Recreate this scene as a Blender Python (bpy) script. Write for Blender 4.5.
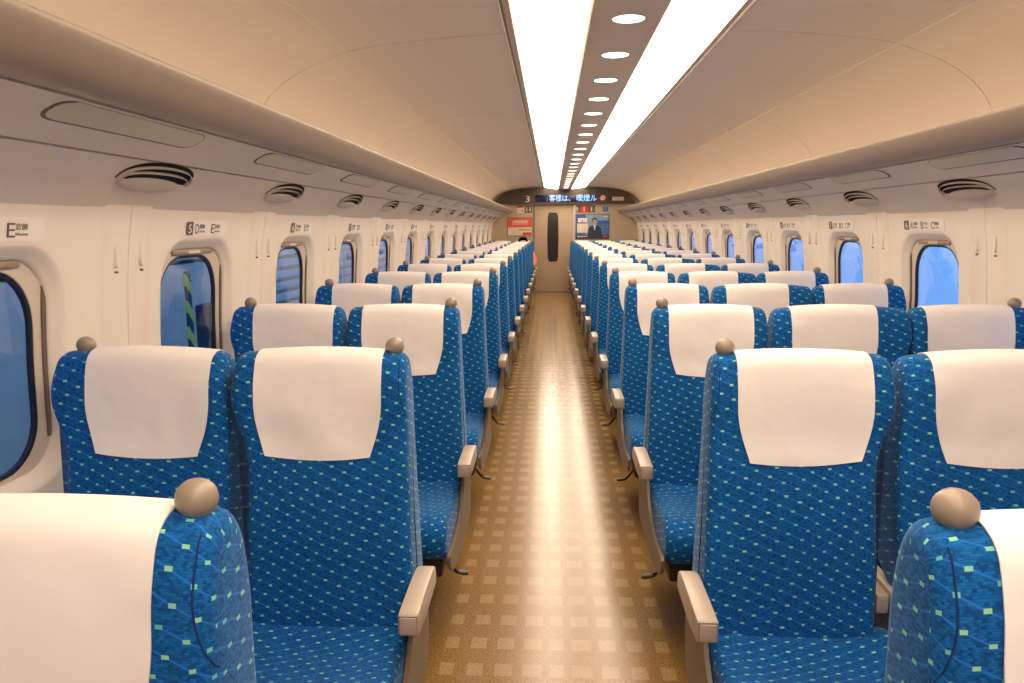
import bpy, bmesh, math, random
from mathutils import Vector, Matrix
random.seed(4)
PI = math.pi
S = bpy.context.scene
C = S.collection
for o in list(bpy.data.objects): bpy.data.objects.remove(o)

# ------------------------------------------------------------------ camera, world, exposure
H = 1.375                       # eye height above the aisle floor
cam_d = bpy.data.cameras.new('camera'); cam = bpy.data.objects.new('camera', cam_d); C.objects.link(cam)
cam_d.sensor_width = 36; cam_d.lens = 760/1024*36; cam_d.clip_start = 0.03; cam_d.clip_end = 300
cam.rotation_mode = 'XYZ'
cam.matrix_world = Matrix.Translation((0, 0, H)) @ Matrix.Rotation(math.radians(2.986), 4, 'Z') @ \
    Matrix.Rotation(math.radians(90-8.630), 4, 'X') @ Matrix.Rotation(math.radians(-0.246), 4, 'Z')
S.camera = cam
S.view_settings.view_transform = 'Standard'; S.view_settings.look = 'None'
S.view_settings.gamma = 1; S.view_settings.use_curve_mapping = False
S.view_settings.exposure = 0.0
S.cycles.use_denoising = True
S.cycles.max_bounces = 10; S.cycles.diffuse_bounces = 6
S.cycles.sample_clamp_indirect = 6

W = bpy.data.worlds.new('dusk_sky'); S.world = W; W.use_nodes = True
wn = W.node_tree; bgn = wn.nodes['Background']
tc = wn.nodes.new('ShaderNodeTexCoord'); sx = wn.nodes.new('ShaderNodeSeparateXYZ')
rp = wn.nodes.new('ShaderNodeValToRGB')
wn.links.new(tc.outputs['Generated'], sx.inputs[0]); wn.links.new(sx.outputs['Z'], rp.inputs[0])
rp.color_ramp.elements[0].position = 0.0; rp.color_ramp.elements[0].color = (.27, .53, 1.05, 1)
rp.color_ramp.elements[1].position = 0.7; rp.color_ramp.elements[1].color = (.20, .42, .95, 1)
wn.links.new(rp.outputs[0], bgn.inputs['Color']); bgn.inputs['Strength'].default_value = 1.25
LIGHT = 8.9                     # radiance of the ceiling diffusers
LCOL = (1.0, .805, .61, 1)

# ------------------------------------------------------------------ materials
def mat(name, col=(.8, .8, .8), rough=.5, spec=.5, metal=0, emit=None, estr=0):
    m = bpy.data.materials.new(name); m.use_nodes = True
    b = m.node_tree.nodes['Principled BSDF']
    b.inputs['Base Color'].default_value = (*col, 1); b.inputs['Roughness'].default_value = rough
    b.inputs['Specular IOR Level'].default_value = spec; b.inputs['Metallic'].default_value = metal
    if emit: b.inputs['Emission Color'].default_value = (*emit, 1); b.inputs['Emission Strength'].default_value = estr
    return m
class NT:
    def __init__(s, m): s.m = m; s.t = m.node_tree; s.b = s.t.nodes['Principled BSDF']
    def n(s, typ, **k):
        x = s.t.nodes.new(typ)
        for a, v in k.items(): setattr(x, a, v)
        return x
    def l(s, a, b): s.t.links.new(a, b)
    def put(s, sock, v):
        if isinstance(v, (int, float)): sock.default_value = v
        else: s.l(v, sock)
    def math(s, op, a, b=0.0, c=None):
        x = s.n('ShaderNodeMath', operation=op); s.put(x.inputs[0], a); s.put(x.inputs[1], b)
        if c is not None: s.put(x.inputs[2], c)
        return x.outputs[0]
    def mix(s, f, a, b):
        x = s.n('ShaderNodeMix', data_type='RGBA'); s.put(x.inputs[0], f)
        for sock, v in ((x.inputs[6], a), (x.inputs[7], b)):
            if isinstance(v, tuple): sock.default_value = (*v, 1)
            else: s.l(v, sock)
        return x.outputs[2]
    def noise(s, vec, scale, detail=2, rough=.5):
        x = s.n('ShaderNodeTexNoise'); x.inputs['Scale'].default_value = scale
        x.inputs['Detail'].default_value = detail; x.inputs['Roughness'].default_value = rough
        if vec is not None: s.l(vec, x.inputs['Vector'])
        return x.outputs['Fac']
    def bump(s, h, strength, dist=.001):
        x = s.n('ShaderNodeBump'); x.inputs['Strength'].default_value = strength; x.inputs['Distance'].default_value = dist
        s.l(h, x.inputs['Height']); s.l(x.outputs[0], s.b.inputs['Normal'])

def seat_fabric():
    m = mat('seat_moquette', rough=.85, spec=.15); k = NT(m)
    uv = k.n('ShaderNodeTexCoord').outputs['UV']; sp = k.n('ShaderNodeSeparateXYZ'); k.l(uv, sp.inputs[0])
    u, v = sp.outputs[0], sp.outputs[1]
    vs = k.math('ADD', v, k.math('MULTIPLY', u, .42))            # rows of marks run gently downhill
    rv = k.math('DIVIDE', vs, .028); row = k.math('FLOOR', rv); fv = k.math('SUBTRACT', k.math('FRACT', rv), .5)
    ru = k.math('ADD', k.math('DIVIDE', u, .032), k.math('ADD', k.math('MULTIPLY', row, .345), k.math('MULTIPLY', k.math('FRACT', k.math('MULTIPLY', row, .5)), .28)))
    fu = k.math('SUBTRACT', k.math('FRACT', ru), .5)
    # undo the shear inside one cell, so that each mark is level
    dv = k.math('SUBTRACT', k.math('MULTIPLY', fv, .028), k.math('MULTIPLY', fu, .032*.42))
    mu = k.math('LESS_THAN', k.math('ABSOLUTE', k.math('MULTIPLY', fu, .032)), .0045)
    mv = k.math('LESS_THAN', k.math('ABSOLUTE', dv), .0023)
    dot = k.math('MULTIPLY', mu, mv)
    # ground: dashes of navy and bright blue in fine staggered rows
    r2 = k.math('DIVIDE', v, .0027); row2 = k.math('FLOOR', r2)
    c2 = k.math('FLOOR', k.math('ADD', k.math('DIVIDE', u, .0056), k.math('MULTIPLY', row2, .5)))
    cv = k.n('ShaderNodeCombineXYZ'); k.l(c2, cv.inputs[0]); k.l(row2, cv.inputs[1])
    wnz = k.n('ShaderNodeTexWhiteNoise', noise_dimensions='2D'); k.l(cv.outputs[0], wnz.inputs['Vector'])
    edge = k.math('LESS_THAN', k.math('FRACT', r2), .32)
    base = k.mix(wnz.outputs['Value'], (.003, .052, .20), (.006, .145, .42))
    base = k.mix(k.math('MULTIPLY', edge, .45), base, (.003, .050, .18))
    # thin bright blue threads along the rows of marks
    line = k.math('LESS_THAN', k.math('ABSOLUTE', k.math('MULTIPLY', fv, .028)), .0012)
    base = k.mix(k.math('MULTIPLY', line, .85), base, (.015, .15, .62))
    cv2 = k.n('ShaderNodeCombineXYZ'); k.l(k.math('FLOOR', ru), cv2.inputs[0]); k.l(row, cv2.inputs[1])
    w2 = k.n('ShaderNodeTexWhiteNoise', noise_dimensions='2D'); k.l(cv2.outputs[0], w2.inputs['Vector'])
    dcol = k.mix(w2.outputs['Value'], (.10, .45, .45), (.28, .62, .36))
    col = k.mix(dot, base, dcol)
    k.l(col, k.b.inputs['Base Color'])
    k.b.inputs['Sheen Weight'].default_value = .3; k.b.inputs['Sheen Roughness'].default_value = .35
    k.b.inputs['Sheen Tint'].default_value = (.55, .75, 1, 1)
    k.bump(edge, .35, .0006)
    return m
def cover_cloth():
    m = mat('head_cover_cloth', (.87, .82, .785), .9, .1); k = NT(m)
    ob = k.n('ShaderNodeTexCoord').outputs['Object']
    oi = k.n('ShaderNodeObjectInfo').outputs['Random']
    mp = k.n('ShaderNodeVectorMath', operation='ADD'); k.l(ob, mp.inputs[0])
    cb = k.n('ShaderNodeCombineXYZ'); k.l(k.math('MULTIPLY', oi, 30), cb.inputs[0]); k.l(cb.outputs[0], mp.inputs[1])
    wrinkle = k.noise(mp.outputs[0], 7, 2); fine = k.noise(ob, 900, 1)
    h = k.math('ADD', k.math('MULTIPLY', wrinkle, 14), k.math('MULTIPLY', fine, .25))
    k.bump(h, .6, .0012)
    k.b.inputs['Subsurface Weight'].default_value = 0
    return m
def vinyl_floor():
    m = mat('floor_vinyl', rough=.3, spec=.5); k = NT(m)
    ob = k.n('ShaderNodeTexCoord').outputs['Object']; sp = k.n('ShaderNodeSeparateXYZ'); k.l(ob, sp.inputs[0])
    x, y = sp.outputs[0], sp.outputs[1]
    xo = k.math('ABSOLUTE', k.math('SUBTRACT', x, .021))
    # columns of squares at +-.06 .. widths shrink toward the seats
    fx = k.math('SUBTRACT', k.math('FRACT', k.math('DIVIDE', k.math('SUBTRACT', xo, .0343), .0895)), .5)
    wid = k.math('SUBTRACT', .0335, k.math('MULTIPLY', xo, .033))
    inx = k.math('LESS_THAN', k.math('ABSOLUTE', k.math('MULTIPLY', fx, .0895)), wid)
    fy = k.math('SUBTRACT', k.math('FRACT', k.math('DIVIDE', y, .152)), .5)
    iny = k.math('LESS_THAN', k.math('ABSOLUTE', k.math('MULTIPLY', k.math('ADD', fy, .05), .152)), .0335)
    sq = k.math('MULTIPLY', k.math('MULTIPLY', inx, iny), k.math('LESS_THAN', xo, .392))
    sp1 = k.noise(ob, 150, 3, .8); big = k.noise(ob, 3, 3)
    grain = k.math('MULTIPLY', k.math("SUBTRACT", sp1, .5), 2.8)
    a = k.mix(k.math('ADD', .5, grain), (.12, .060, .012), (.42, .25, .085))
    b = k.mix(k.math('ADD', .5, grain), (.22, .135, .048), (.53, .36, .165))
    k.l(k.mix(k.math('MULTIPLY', sq, .85), a, b), k.b.inputs['Base Color'])
    k.l(k.math('ADD', .17, k.math('MULTIPLY', big, .08)), k.b.inputs['Roughness'])
    k.b.inputs['Coat Weight'].default_value = .2; k.b.inputs['Coat Roughness'].default_value = .22
    k.bump(sp1, .25, .0006)
    return m
def ribbed(name, col):
    m = mat(name, col, .45, .4); k = NT(m)
    ob = k.n('ShaderNodeTexCoord').outputs['Object']; sp = k.n('ShaderNodeSeparateXYZ'); k.l(ob, sp.inputs[0])
    s = k.math('SINE', k.math('MULTIPLY', sp.outputs[1], 2*PI/.022))
    k.bump(s, .35, .0012); return m
def plastic(name, col, rough=.4, spec=.4, amt=.03):
    m = mat(name, col, rough, spec); k = NT(m)
    ob = k.n('ShaderNodeTexCoord').outputs['Object']; nz = k.noise(ob, 6, 3)
    lo = tuple(c*(1-amt) for c in col); hi = tuple(min(1, c*(1+amt)) for c in col)
    k.l(k.mix(nz, lo, hi), k.b.inputs['Base Color']); return m
M = dict(
    fabric=seat_fabric(), cloth=cover_cloth(), stitch=mat('seam_thread_navy', (.01, .03, .12), .8, .2), floor=vinyl_floor(),
    wall=plastic('wall_panel_cream', (.86, .775, .67), .42, .35), pilaster=plastic('wall_strip_cream', (.87, .785, .68), .42, .35),
    cove=plastic('cove_panel_beige', (.86, .77, .66), .42, .4), ceil=ribbed('ceiling_panel_beige', (.86, .77, .67)),
    lip=plastic('rack_lip_taupe', (.37, .29, .22), .4, .4), under=plastic('rack_underside_grey', (.86, .76, .645), .5, .35),
    beam=plastic('ceiling_beam_taupe', (.72, .62, .52), .4, .4), trim=plastic('light_trim_tan', (.52, .40, .29), .35, .5),
    dark=mat('dark_recess', (.012, .010, .009), .8, .2), vent=plastic('vent_plastic', (.66, .58, .48), .5, .3),
    lens=mat('reading_lamp_lens', (.70, .64, .46), .35, .4), seam=mat('seam_shadow_gap', (.05, .04, .03), .8),
    arm=plastic('armrest_beige', (.47, .39, .31), .35, .5), armd=plastic('armrest_cap_beige', (.42, .33, .26), .4, .5),
    side=plastic('seat_side_taupe', (.15, .11, .07), .4, .5), knob=plastic('knob_taupe', (.31, .245, .18), .32, .5),
    metal=mat('dark_metal', (.03, .028, .026), .45, .5, .6), chrome=mat('pedal_metal', (.10, .09, .08), .4, .5, .8),
    frame=plastic('window_frame_cream', (.66, .57, .46), .4, .4), rail=plastic('blind_rail_tan', (.30, .22, .15), .4, .4),
    gasket=mat('rubber_gasket', (.008, .010, .02), .5), track=mat('blind_track_brown', (.16, .12, .09), .5),
    endwall=plastic('end_wall_tan', (.54, .42, .29), .5, .3), door=plastic('end_door_tan', (.50, .38, .255), .45, .35),
    header=plastic('header_dark_brown', (.075, .060, .045), .45, .4), doorglass=mat('door_window_dark', (.018, .018, .016), .12, .6),
    ledbg=mat('display_navy', (.008, .010, .05), .3, .5), led=mat('display_letters', (.2, .4, .9), .5, emit=(.35, .62, 1), estr=1.3),
    white=mat('print_white', (.80, .77, .72), .5), black=mat('print_black', (.035, .03, .028), .5), grey=mat('print_grey', (.13, .105, .085), .5),
    red=mat('print_red', (.65, .035, .02), .45), orange=mat('print_orange', (.80, .11, .04), .45), green=mat('print_green', (.35, .50, .06), .5),
    cream=mat('print_cream', (.80, .66, .50), .5), blue=mat('print_blue', (.03, .12, .40), .5), sky=mat('print_light_blue', (.22, .37, .52), .5),
    pink=mat('print_pink', (.75, .33, .25), .5), skinprint=mat('print_skin', (.55, .33, .22), .5), navy=mat('print_navy', (.025, .03, .06), .5),
    signplate=mat('sign_plate_pale', (.87, .81, .73), .4),
    lamp=mat('lit_diffuser', (1, .95, .9), .5, emit=LCOL[:3], estr=LIGHT),
    skin=mat('skin', (.60, .36, .25), .5), hair=mat('black_hair', (.018, .013, .010), .45), jacket=mat('pink_red_jacket', (.80, .22, .16), .8, .2),
    trousers=mat('dark_trousers', (.03, .035, .05), .85, .2), shoe=mat('black_shoe', (.02, .02, .02), .4), eye=mat('eye_dark', (.02, .015, .01), .2),
    lipskin=mat('lips', (.45, .18, .14), .5),
    gwall=plastic('platform_wall_bluegrey', (.72, .62, .48), .5, .3, .15), gwall2=plastic('platform_wall_pale', (.95, .88, .75), .5, .3, .1),
    yellow=mat('hazard_yellow', (.95, .85, .10), .5), ground=plastic('platform_concrete', (.5, .5, .5), .8, .2, .2),
)
g = bpy.data.materials.new('window_glass'); g.use_nodes = True
gt = g.node_tree; gt.nodes.clear()
go = gt.nodes.new('ShaderNodeOutputMaterial'); gm = gt.nodes.new('ShaderNodeMixShader'); gtr = gt.nodes.new('ShaderNodeBsdfTransparent')
gg = gt.nodes.new('ShaderNodeBsdfGlossy'); gf = gt.nodes.new('ShaderNodeFresnel')
gtr.inputs[0].default_value = (.80, .87, .95, 1); gg.inputs['Roughness'].default_value = .01; gf.inputs[0].default_value = 1.5; gb = gt.nodes.new('ShaderNodeNewGeometry'); gmx = gt.nodes.new('ShaderNodeMath'); gmx.operation = 'MULTIPLY_ADD'; gmx.inputs[1].default_value = 1/1.5-1.5; gmx.inputs[2].default_value = 1.5; gt.links.new(gb.outputs['Backfacing'], gmx.inputs[0]); gt.links.new(gmx.outputs[0], gf.inputs[0])
gt.links.new(gf.outputs[0], gm.inputs[0]); gt.links.new(gtr.outputs[0], gm.inputs[1]); gt.links.new(gg.outputs[0], gm.inputs[2]); gt.links.new(gm.outputs[0], go.inputs[0])
M['glass'] = g

# ------------------------------------------------------------------ helpers
def link(name, me, m=None, parent=None, smooth=False, auto=None):
    o = bpy.data.objects.new(name, me); C.objects.link(o)
    if m is not None and not me.materials: me.materials.append(M[m] if isinstance(m, str) else m)
    if parent is not None: o.parent = parent
    if smooth:
        me.polygons.foreach_set('use_smooth', [True]*len(me.polygons))
        if auto: me.set_sharp_from_angle(angle=math.radians(auto))
    return o
def mesh_from(name, verts, faces):
    me = bpy.data.meshes.new(name); me.from_pydata([tuple(v) for v in verts], [], faces)
    me.update()
    bm = bmesh.new(); bm.from_mesh(me); bmesh.ops.recalc_face_normals(bm, faces=bm.faces); bm.to_mesh(me); bm.free()
    return me
def empty(name, loc=(0, 0, 0)):
    o = bpy.data.objects.new(name, None); C.objects.link(o); o.location = loc; o.empty_display_size = .1; return o
def tag(o, label=None, cat=None, group=None, kind=None):
    if label: o['label'] = label
    if cat: o['category'] = cat
    if group: o['group'] = group
    if kind: o['kind'] = kind
    return o
def box_me(name, x0, x1, y0, y1, z0, z1, bev=0, seg=2):
    bm = bmesh.new(); bmesh.ops.create_cube(bm, size=1)
    for v in bm.verts: v.co = Vector(((x0+x1)/2+v.co.x*(x1-x0), (y0+y1)/2+v.co.y*(y1-y0), (z0+z1)/2+v.co.z*(z1-z0)))
    if bev: bmesh.ops.bevel(bm, geom=bm.edges[:], offset=bev, segments=seg, affect='EDGES', profile=.5)
    me = bpy.data.meshes.new(name); bm.to_mesh(me); bm.free(); return me
def box(name, x0, x1, y0, y1, z0, z1, m, parent=None, bev=0, seg=2):
    return link(name, box_me(name, x0, x1, y0, y1, z0, z1, bev, seg), m, parent, smooth=bev > 0, auto=35)
def prism(name, poly, axis, a, b, m, parent=None, bev=0, smooth=False):
    """poly in the plane across `axis` ('x': (y,z); 'y': (x,z)), from a to b along the axis."""
    n = len(poly); V = []
    for t in (a, b):
        for p in poly: V.append((t, p[0], p[1]) if axis == 'x' else (p[0], t, p[1]))
    F = [tuple(range(n)), tuple(range(2*n-1, n-1, -1))]+[(i, (i+1) % n, n+(i+1) % n, n+i) for i in range(n)]
    me = mesh_from(name, V, F)
    if bev:
        bm = bmesh.new(); bm.from_mesh(me)
        bmesh.ops.bevel(bm, geom=[e for e in bm.edges if e.calc_face_angle(0) > .6], offset=bev, segments=2, affect='EDGES', profile=.5)
        bm.to_mesh(me); bm.free()
    return link(name, me, m, parent, smooth=bool(bev) or smooth, auto=40)
def catmull(pts, per=6, closed=False):
    out = []; n = len(pts)
    rng = range(n) if closed else range(n-1)
    for i in rng:
        g_ = lambda j: pts[j % n] if closed else pts[max(0, min(n-1, j))]
        p0, p1, p2, p3 = g_(i-1), g_(i), g_(i+1), g_(i+2)
        for s in range(per):
            t = s/per
            out.append(tuple(.5*((2*p1[k])+(-p0[k]+p2[k])*t+(2*p0[k]-5*p1[k]+4*p2[k]-p3[k])*t*t+(-p0[k]+3*p1[k]-3*p2[k]+p3[k])*t**3) for k in range(len(p1))))
    if not closed: out.append(tuple(pts[-1]))
    return out
def tube(name, pts, r, m, parent=None, seg=8):
    V = []; F = []
    P = [Vector(p) for p in pts]
    for i, p in enumerate(P):
        t = (P[min(i+1, len(P)-1)]-P[max(i-1, 0)]).normalized()
        a = t.cross(Vector((0, 0, 1)) if abs(t.z) < .9 else Vector((1, 0, 0))).normalized(); b = t.cross(a)
        rr = r[i] if isinstance(r, (list, tuple)) else r
        for k in range(seg):
            th = 2*PI*k/seg; V.append(p+(a*math.cos(th)+b*math.sin(th))*rr)
    for i in range(len(P)-1):
        for k in range(seg): F.append((i*seg+k, i*seg+(k+1) % seg, (i+1)*seg+(k+1) % seg, (i+1)*seg+k))
    F.append(tuple(range(seg))); F.append(tuple(range((len(P)-1)*seg, len(P)*seg)))
    return link(name, mesh_from(name, V, F), m, parent, smooth=True, auto=50)
def smooth01(t): t = max(0., min(1., t)); return t*t*(3-2*t)
FONT = {}
def text(name, s, h, m, mw, parent=None, fitw=None, depth=.0008, align='LEFT'):
    """flat lettering: local x runs with the text, y up; h = cap height; mw = world matrix"""
    cu = bpy.data.curves.new(name, 'FONT'); cu.body = s; cu.size = h/.72; cu.align_x = align; cu.resolution_u = 2
    cu.extrude = depth/2
    to = bpy.data.objects.new('tmp_text', cu); C.objects.link(to)
    dg = bpy.context.evaluated_depsgraph_get(); me = bpy.data.meshes.new_from_object(to.evaluated_get(dg))
    bpy.data.objects.remove(to)
    if fitw and len(me.vertices):
        xs = [v.co.x for v in me.vertices]; w = max(xs)-min(xs)
        if w > 0:
            f = fitw/w
            for v in me.vertices: v.co.x *= f
    me.materials.clear(); o = link(name, me, m, parent)
    o.matrix_world = mw
    return o
def frame_mat(o, x, y, n):
    m_ = Matrix((x, y, n)).transposed().to_4x4(); m_.translation = o; return m_
def ordinal(n): return ['nearest', 'second', 'third', 'fourth', 'fifth', 'sixth', 'seventh', 'eighth', 'ninth', 'tenth', 'eleventh', 'twelfth', 'thirteenth', 'fourteenth', 'fifteenth', 'sixteenth',
                        'seventeenth', 'eighteenth', 'nineteenth', 'twentieth', 'twenty-first', 'twenty-second', 'twenty-third', 'twenty-fourth'][n]

# ------------------------------------------------------------------ the shell
CX = .267                       # centre line of the car
Y0, YE = -3.0, 16.0
def X(side, w): return CX+side*w
def extrude_profile(name, prof, side, y0, y1, th, m, parent, smooth=True, ny=1):
    """prof: list of (w, z) on the cabin side; th: thickness away from the cabin"""
    n = len(prof); out = []
    for i in range(n):
        a = Vector(prof[max(i-1, 0)]); b = Vector(prof[min(i+1, n-1)]); t = (b-a).normalized()
        out.append((prof[i][0]+t.y*th, prof[i][1]-t.x*th))
    loop = list(prof)+out[::-1]; N = len(loop)
    V = [(X(side, w), y, z) for y in (y0, y1) for w, z in loop]
    F = [(i, (i+1) % N, N+(i+1) % N, N+i) for i in range(N)]
    F += [(i, i+1, N-2-i, N-1-i) for i in range(n-1)]+[(N+i, N+i+1, N+N-2-i, N+N-1-i) for i in range(n-1)]
    return link(name, mesh_from(name, V, F), m, parent, smooth=smooth, auto=35)

fl = box('floor', CX-1.62, CX+1.62, Y0, YE+.1, -.06, 0, 'floor'); tag(fl, kind='structure')

# wall section: half width of the cabin at height z
WS = [(0, 1.536), (.70, 1.536), (1.03, 1.528), (1.165, 1.519), (1.30, 1.506), (1.42, 1.487), (1.50, 1.470)]
def wsec(z):
    for (a, wa), (b, wb) in zip(WS, WS[1:]):
        if z <= b: return wa+(wb-wa)*(z-a)/(b-a)
    return WS[-1][1]
WTOP = 1.475
def rrect(cy, cz, hw, hh, r, ns):
    """ns points on a rounded rectangle, starting at the right middle, ordered by angle; r may be (top, bottom)"""
    rt, rb = r if isinstance(r, tuple) else (r, r)
    P = []
    arc = 9
    for (sy, sz, a0, rr) in ((1, 1, 0, rt), (-1, 1, 90, rt), (-1, -1, 180, rb), (1, -1, 270, rb)):
        for i in range(arc):
            a = math.radians(a0+90*i/(arc-1)); P.append((cy+sy*(hw-rr)+rr*math.cos(a), cz+sz*(hh-rr)+rr*math.sin(a)))
    # resample evenly on angle about the centre
    L = len(P); ang = [math.atan2((p[1]-cz)/hh, (p[0]-cy)/hw) for p in P]
    out = []
    for k in range(ns):
        th = -PI+2*PI*(k+.5)/ns
        d = (math.cos(th)*hw, math.sin(th)*hh)
        best = None
        for i in range(L):
            a, b = P[i], P[(i+1) % L]
            ex, ez = b[0]-a[0], b[1]-a[1]; den = d[0]*ez-d[1]*ex
            if abs(den) < 1e-12: continue
            qx, qz = a[0]-cy, a[1]-cz
            t = (qx*ez-qz*ex)/den; s = (qx*d[1]-qz*d[0])/den
            if t > 0 and -1e-6 <= s <= 1+1e-6: best = (cy+d[0]*t, cz+d[1]*t); break
        out.append(best or P[0])
    return out
WIN_Z = (1.036, .302)           # centre and half height of the outer opening
BAY = 1.04
def ring_strip(rings, names, close=True):
    V = [p for r in rings for p in r]; n = len(rings[0]); F = []
    for i in range(len(rings)-1):
        for k in range(n): F.append((i*n+k, i*n+(k+1) % n, (i+1)*n+(k+1) % n, (i+1)*n+k))
    return V, F
def wall_bay_mesh(side, with_window):
    """local: y from 0 to BAY (seam to seam), window centre at .48 from the near seam"""
    cy = .48+(.03 if side > 0 else 0); cz, hh = WIN_Z
    if not with_window:
        zs = [i*WTOP/20 for i in range(21)]; V = []; F = []
        for z in zs:
            for y in (0, BAY): V.append((X(side, wsec(z)), y, z))
        F = [(2*i, 2*i+1, 2*i+3, 2*i+2) for i in range(20)]
        return mesh_from('wall_panel', V, F)
    ns = 96
    hole = rrect(cy, cz, .282, hh, (.15, .13), ns)
    outer = []
    for (y, z) in hole:           # project from the window centre onto the bay's border
        dy, dz = y-cy, z-cz
        t = min([((BAY-cy) if dy > 0 else -cy)/dy if abs(dy) > 1e-9 else 1e9, ((WTOP-cz) if dz > 0 else -cz)/dz if abs(dz) > 1e-9 else 1e9])
        outer.append((cy+dy*t, cz+dz*t))
    # snap the nearest samples to the bay's corners
    for c_ in ((0, 0), (BAY, 0), (0, WTOP), (BAY, WTOP)):
        i = min(range(ns), key=lambda j: (outer[j][0]-c_[0])**2+(outer[j][1]-c_[1])**2); outer[i] = c_
    rings = []
    for t in (0, .35, .7, .9, 1):
        rings.append([(X(side, wsec(o[1]+(h[1]-o[1])*t)), o[0]+(h[0]-o[0])*t, o[1]+(h[1]-o[1])*t) for o, h in zip(outer, hole)])
    # soft flare into the recess, then a short reveal
    for sh, dep in ((.004, .0012), (.010, .005), (.018, .012), (.026, .019), (.033, .0235), (.037, .029), (.0375, .050)):
        q = rrect(cy, cz, .282-sh, hh-sh, (.15-sh*.7, .13-sh*.7), ns)
        rings.append([(X(side, wsec(p[1])+dep), p[0], p[1]) for p in q])
    V, F = ring_strip(rings, None)
    return mesh_from('wall_panel', V, F)
pane_me = {}
for side, nm in ((-1, 'left'), (1, 'right')):
    wl = empty('wall_'+nm); tag(wl, kind='structure')
    me_w = wall_bay_mesh(side, True); me_p = wall_bay_mesh(side, False)
    for k in range(-3, 14):
        y = 2.17+BAY*k
        y1 = min(y, YE)
        o = link('wall_panel', me_w if k >= -2 and y+BAY < YE+.1 else me_p, 'wall', wl, smooth=True, auto=50); o.location = (0, y, 0)
    # plain strips close the two ends
    # raised strips either side of each seam, with the coat hooks
    zs = [.05, .5, .8, 1.0, 1.1, 1.2, 1.3, 1.38, 1.44, WTOP]
    def strip_me(y0, y1):
        V = []; F = []
        for z in zs:
            w = wsec(z)
            V += [(X(side, w+.004), y0, z), (X(side, w-.006), y0+(.02 if y0 < 0 else .0008), z), (X(side, w-.006), y1-(.02 if y0 >= 0 else .0008), z), (X(side, w+.004), y1, z)]
        for i in range(len(zs)-1):
            for k in range(3): F.append((4*i+k, 4*i+k+1, 4*i+k+5, 4*i+k+4))
            F.append((4*i+3, 4*i, 4*i+4, 4*i+7))
        F += [(0, 1, 2, 3), tuple(len(V)-1-q for q in range(4))]
        return mesh_from('wall_strip', V, F)
    sa, sb = strip_me(-.135, -.0018), strip_me(.0018, .135)
    # hook: slim rounded plate with a small dark dot at its foot
    w0 = wsec(1.30)-.006
    hk = []
    for i in range(12):
        a = 2*PI*i/12; hk.append((.0065*math.cos(a), (.026 if math.sin(a) > 0 else -.026)+.0065*math.sin(a)))
    V = []; 
    for dd, sc in ((0.001, 1.0), (-.006, 1.0), (-.008, .75)):
        V += [(side*dd, p[0]*sc, p[1]*(1 if sc == 1 else .96)) for p in hk]
    F = [(a_*12+i, a_*12+(i+1) % 12, a_*12+12+(i+1) % 12, a_*12+12+i) for a_ in (0, 1) for i in range(12)]+[tuple(range(24, 36))]
    hook_me = mesh_from('coat_hook', V, F)
    dot_me = mesh_from('hook_stud', [(side*(-.009 if i < 8 else .0), .0032*math.cos(i*PI/4), .0032*math.sin(i*PI/4)) for i in range(16)], [tuple(range(8))]+[(i, (i+1) % 8, 8+(i+1) % 8, 8+i) for i in range(8)])
    for k in range(-2, 14):
        y = 2.17+BAY*k
        if y > YE-.1: continue
        for me, s_ in ((sa, -1), (sb, 1)):
            o = link('wall_strip', me, 'pilaster', wl, smooth=True, auto=30); o.location = (0, y, 0)
            if k >= -1:
                h_ = link('coat_hook', hook_me, 'pilaster', o, smooth=True, auto=40); h_.location = (X(side, wsec(1.295)-.006), s_*.067, 1.295)
                h2 = link('hook_stud', dot_me, 'track', o); h2.location = (X(side, wsec(1.245)-.006), s_*.067, 1.250)
    # outer skin strip below the windows: a heater ledge along the floor
    bb = box('baseboard_'+nm, min(X(side, 1.50), X(side, 1.56)), max(X(side, 1.50), X(side, 1.56)), Y0, YE, 0, .10, 'side', bev=.01); tag(bb, kind='structure')
    # windows
    ns = 72; cz, hh = WIN_Z
    def at(q, dep): return [(X(side, wsec(p[1])+dep), p[0], p[1]) for p in q]
    # frame plate: from the reveal in to the glass opening
    gz = cz-.006
    r_out = rrect(0, cz, .2455, hh-.0365, (.125, .105), ns)
    r_out2 = r_out
    r_in = rrect(-.012, gz, .216, .250, (.145, .125), ns); r_in2 = rrect(-.012, gz, .212, .246, (.142, .122), ns)
    V, F = ring_strip([at(r_out, .033), at(r_in, .034), at(r_in2, .044)], None); frame_me = mesh_from('window_frame', V, F)
    g1 = rrect(-.012, gz, .2135, .2475, (.143, .123), ns); g2 = rrect(-.012, gz, .205, .239, (.135, .115), ns)
    V, F = ring_strip([at(g1, .035), at(g2, .037), at(g2, .048)], None); gasket_me = mesh_from('gasket', V, F)
    gl = rrect(-.012, gz, .208, .242, (.138, .118), ns); V = at(gl, .042); V2 = at(gl, .047)
    F = [tuple(range(ns)), tuple(range(2*ns-1, ns-1, -1))]+[(i, (i+1) % ns, ns+(i+1) % ns, ns+i) for i in range(ns)]
    pane = mesh_from('pane', V+V2, F)
    zt = cz+hh-.0365
    def xb(a, b, z): 
        u_, v_ = X(side, wsec(z)+a), X(side, wsec(z)+b); return (min(u_, v_), max(u_, v_))
    xa, xb_ = xb(.024, .036, 1.27)
    rail_me = box_me('blind_rail', xa, xb_, -.150, .150, zt-.020, zt-.001, .005)
    xc, xd = xb(.020, .026, 1.27)
    hand_me = box_me('blind_handle', xc, xd, -.045, .045, zt-.018, zt-.007, .004)
    tme = []
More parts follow.
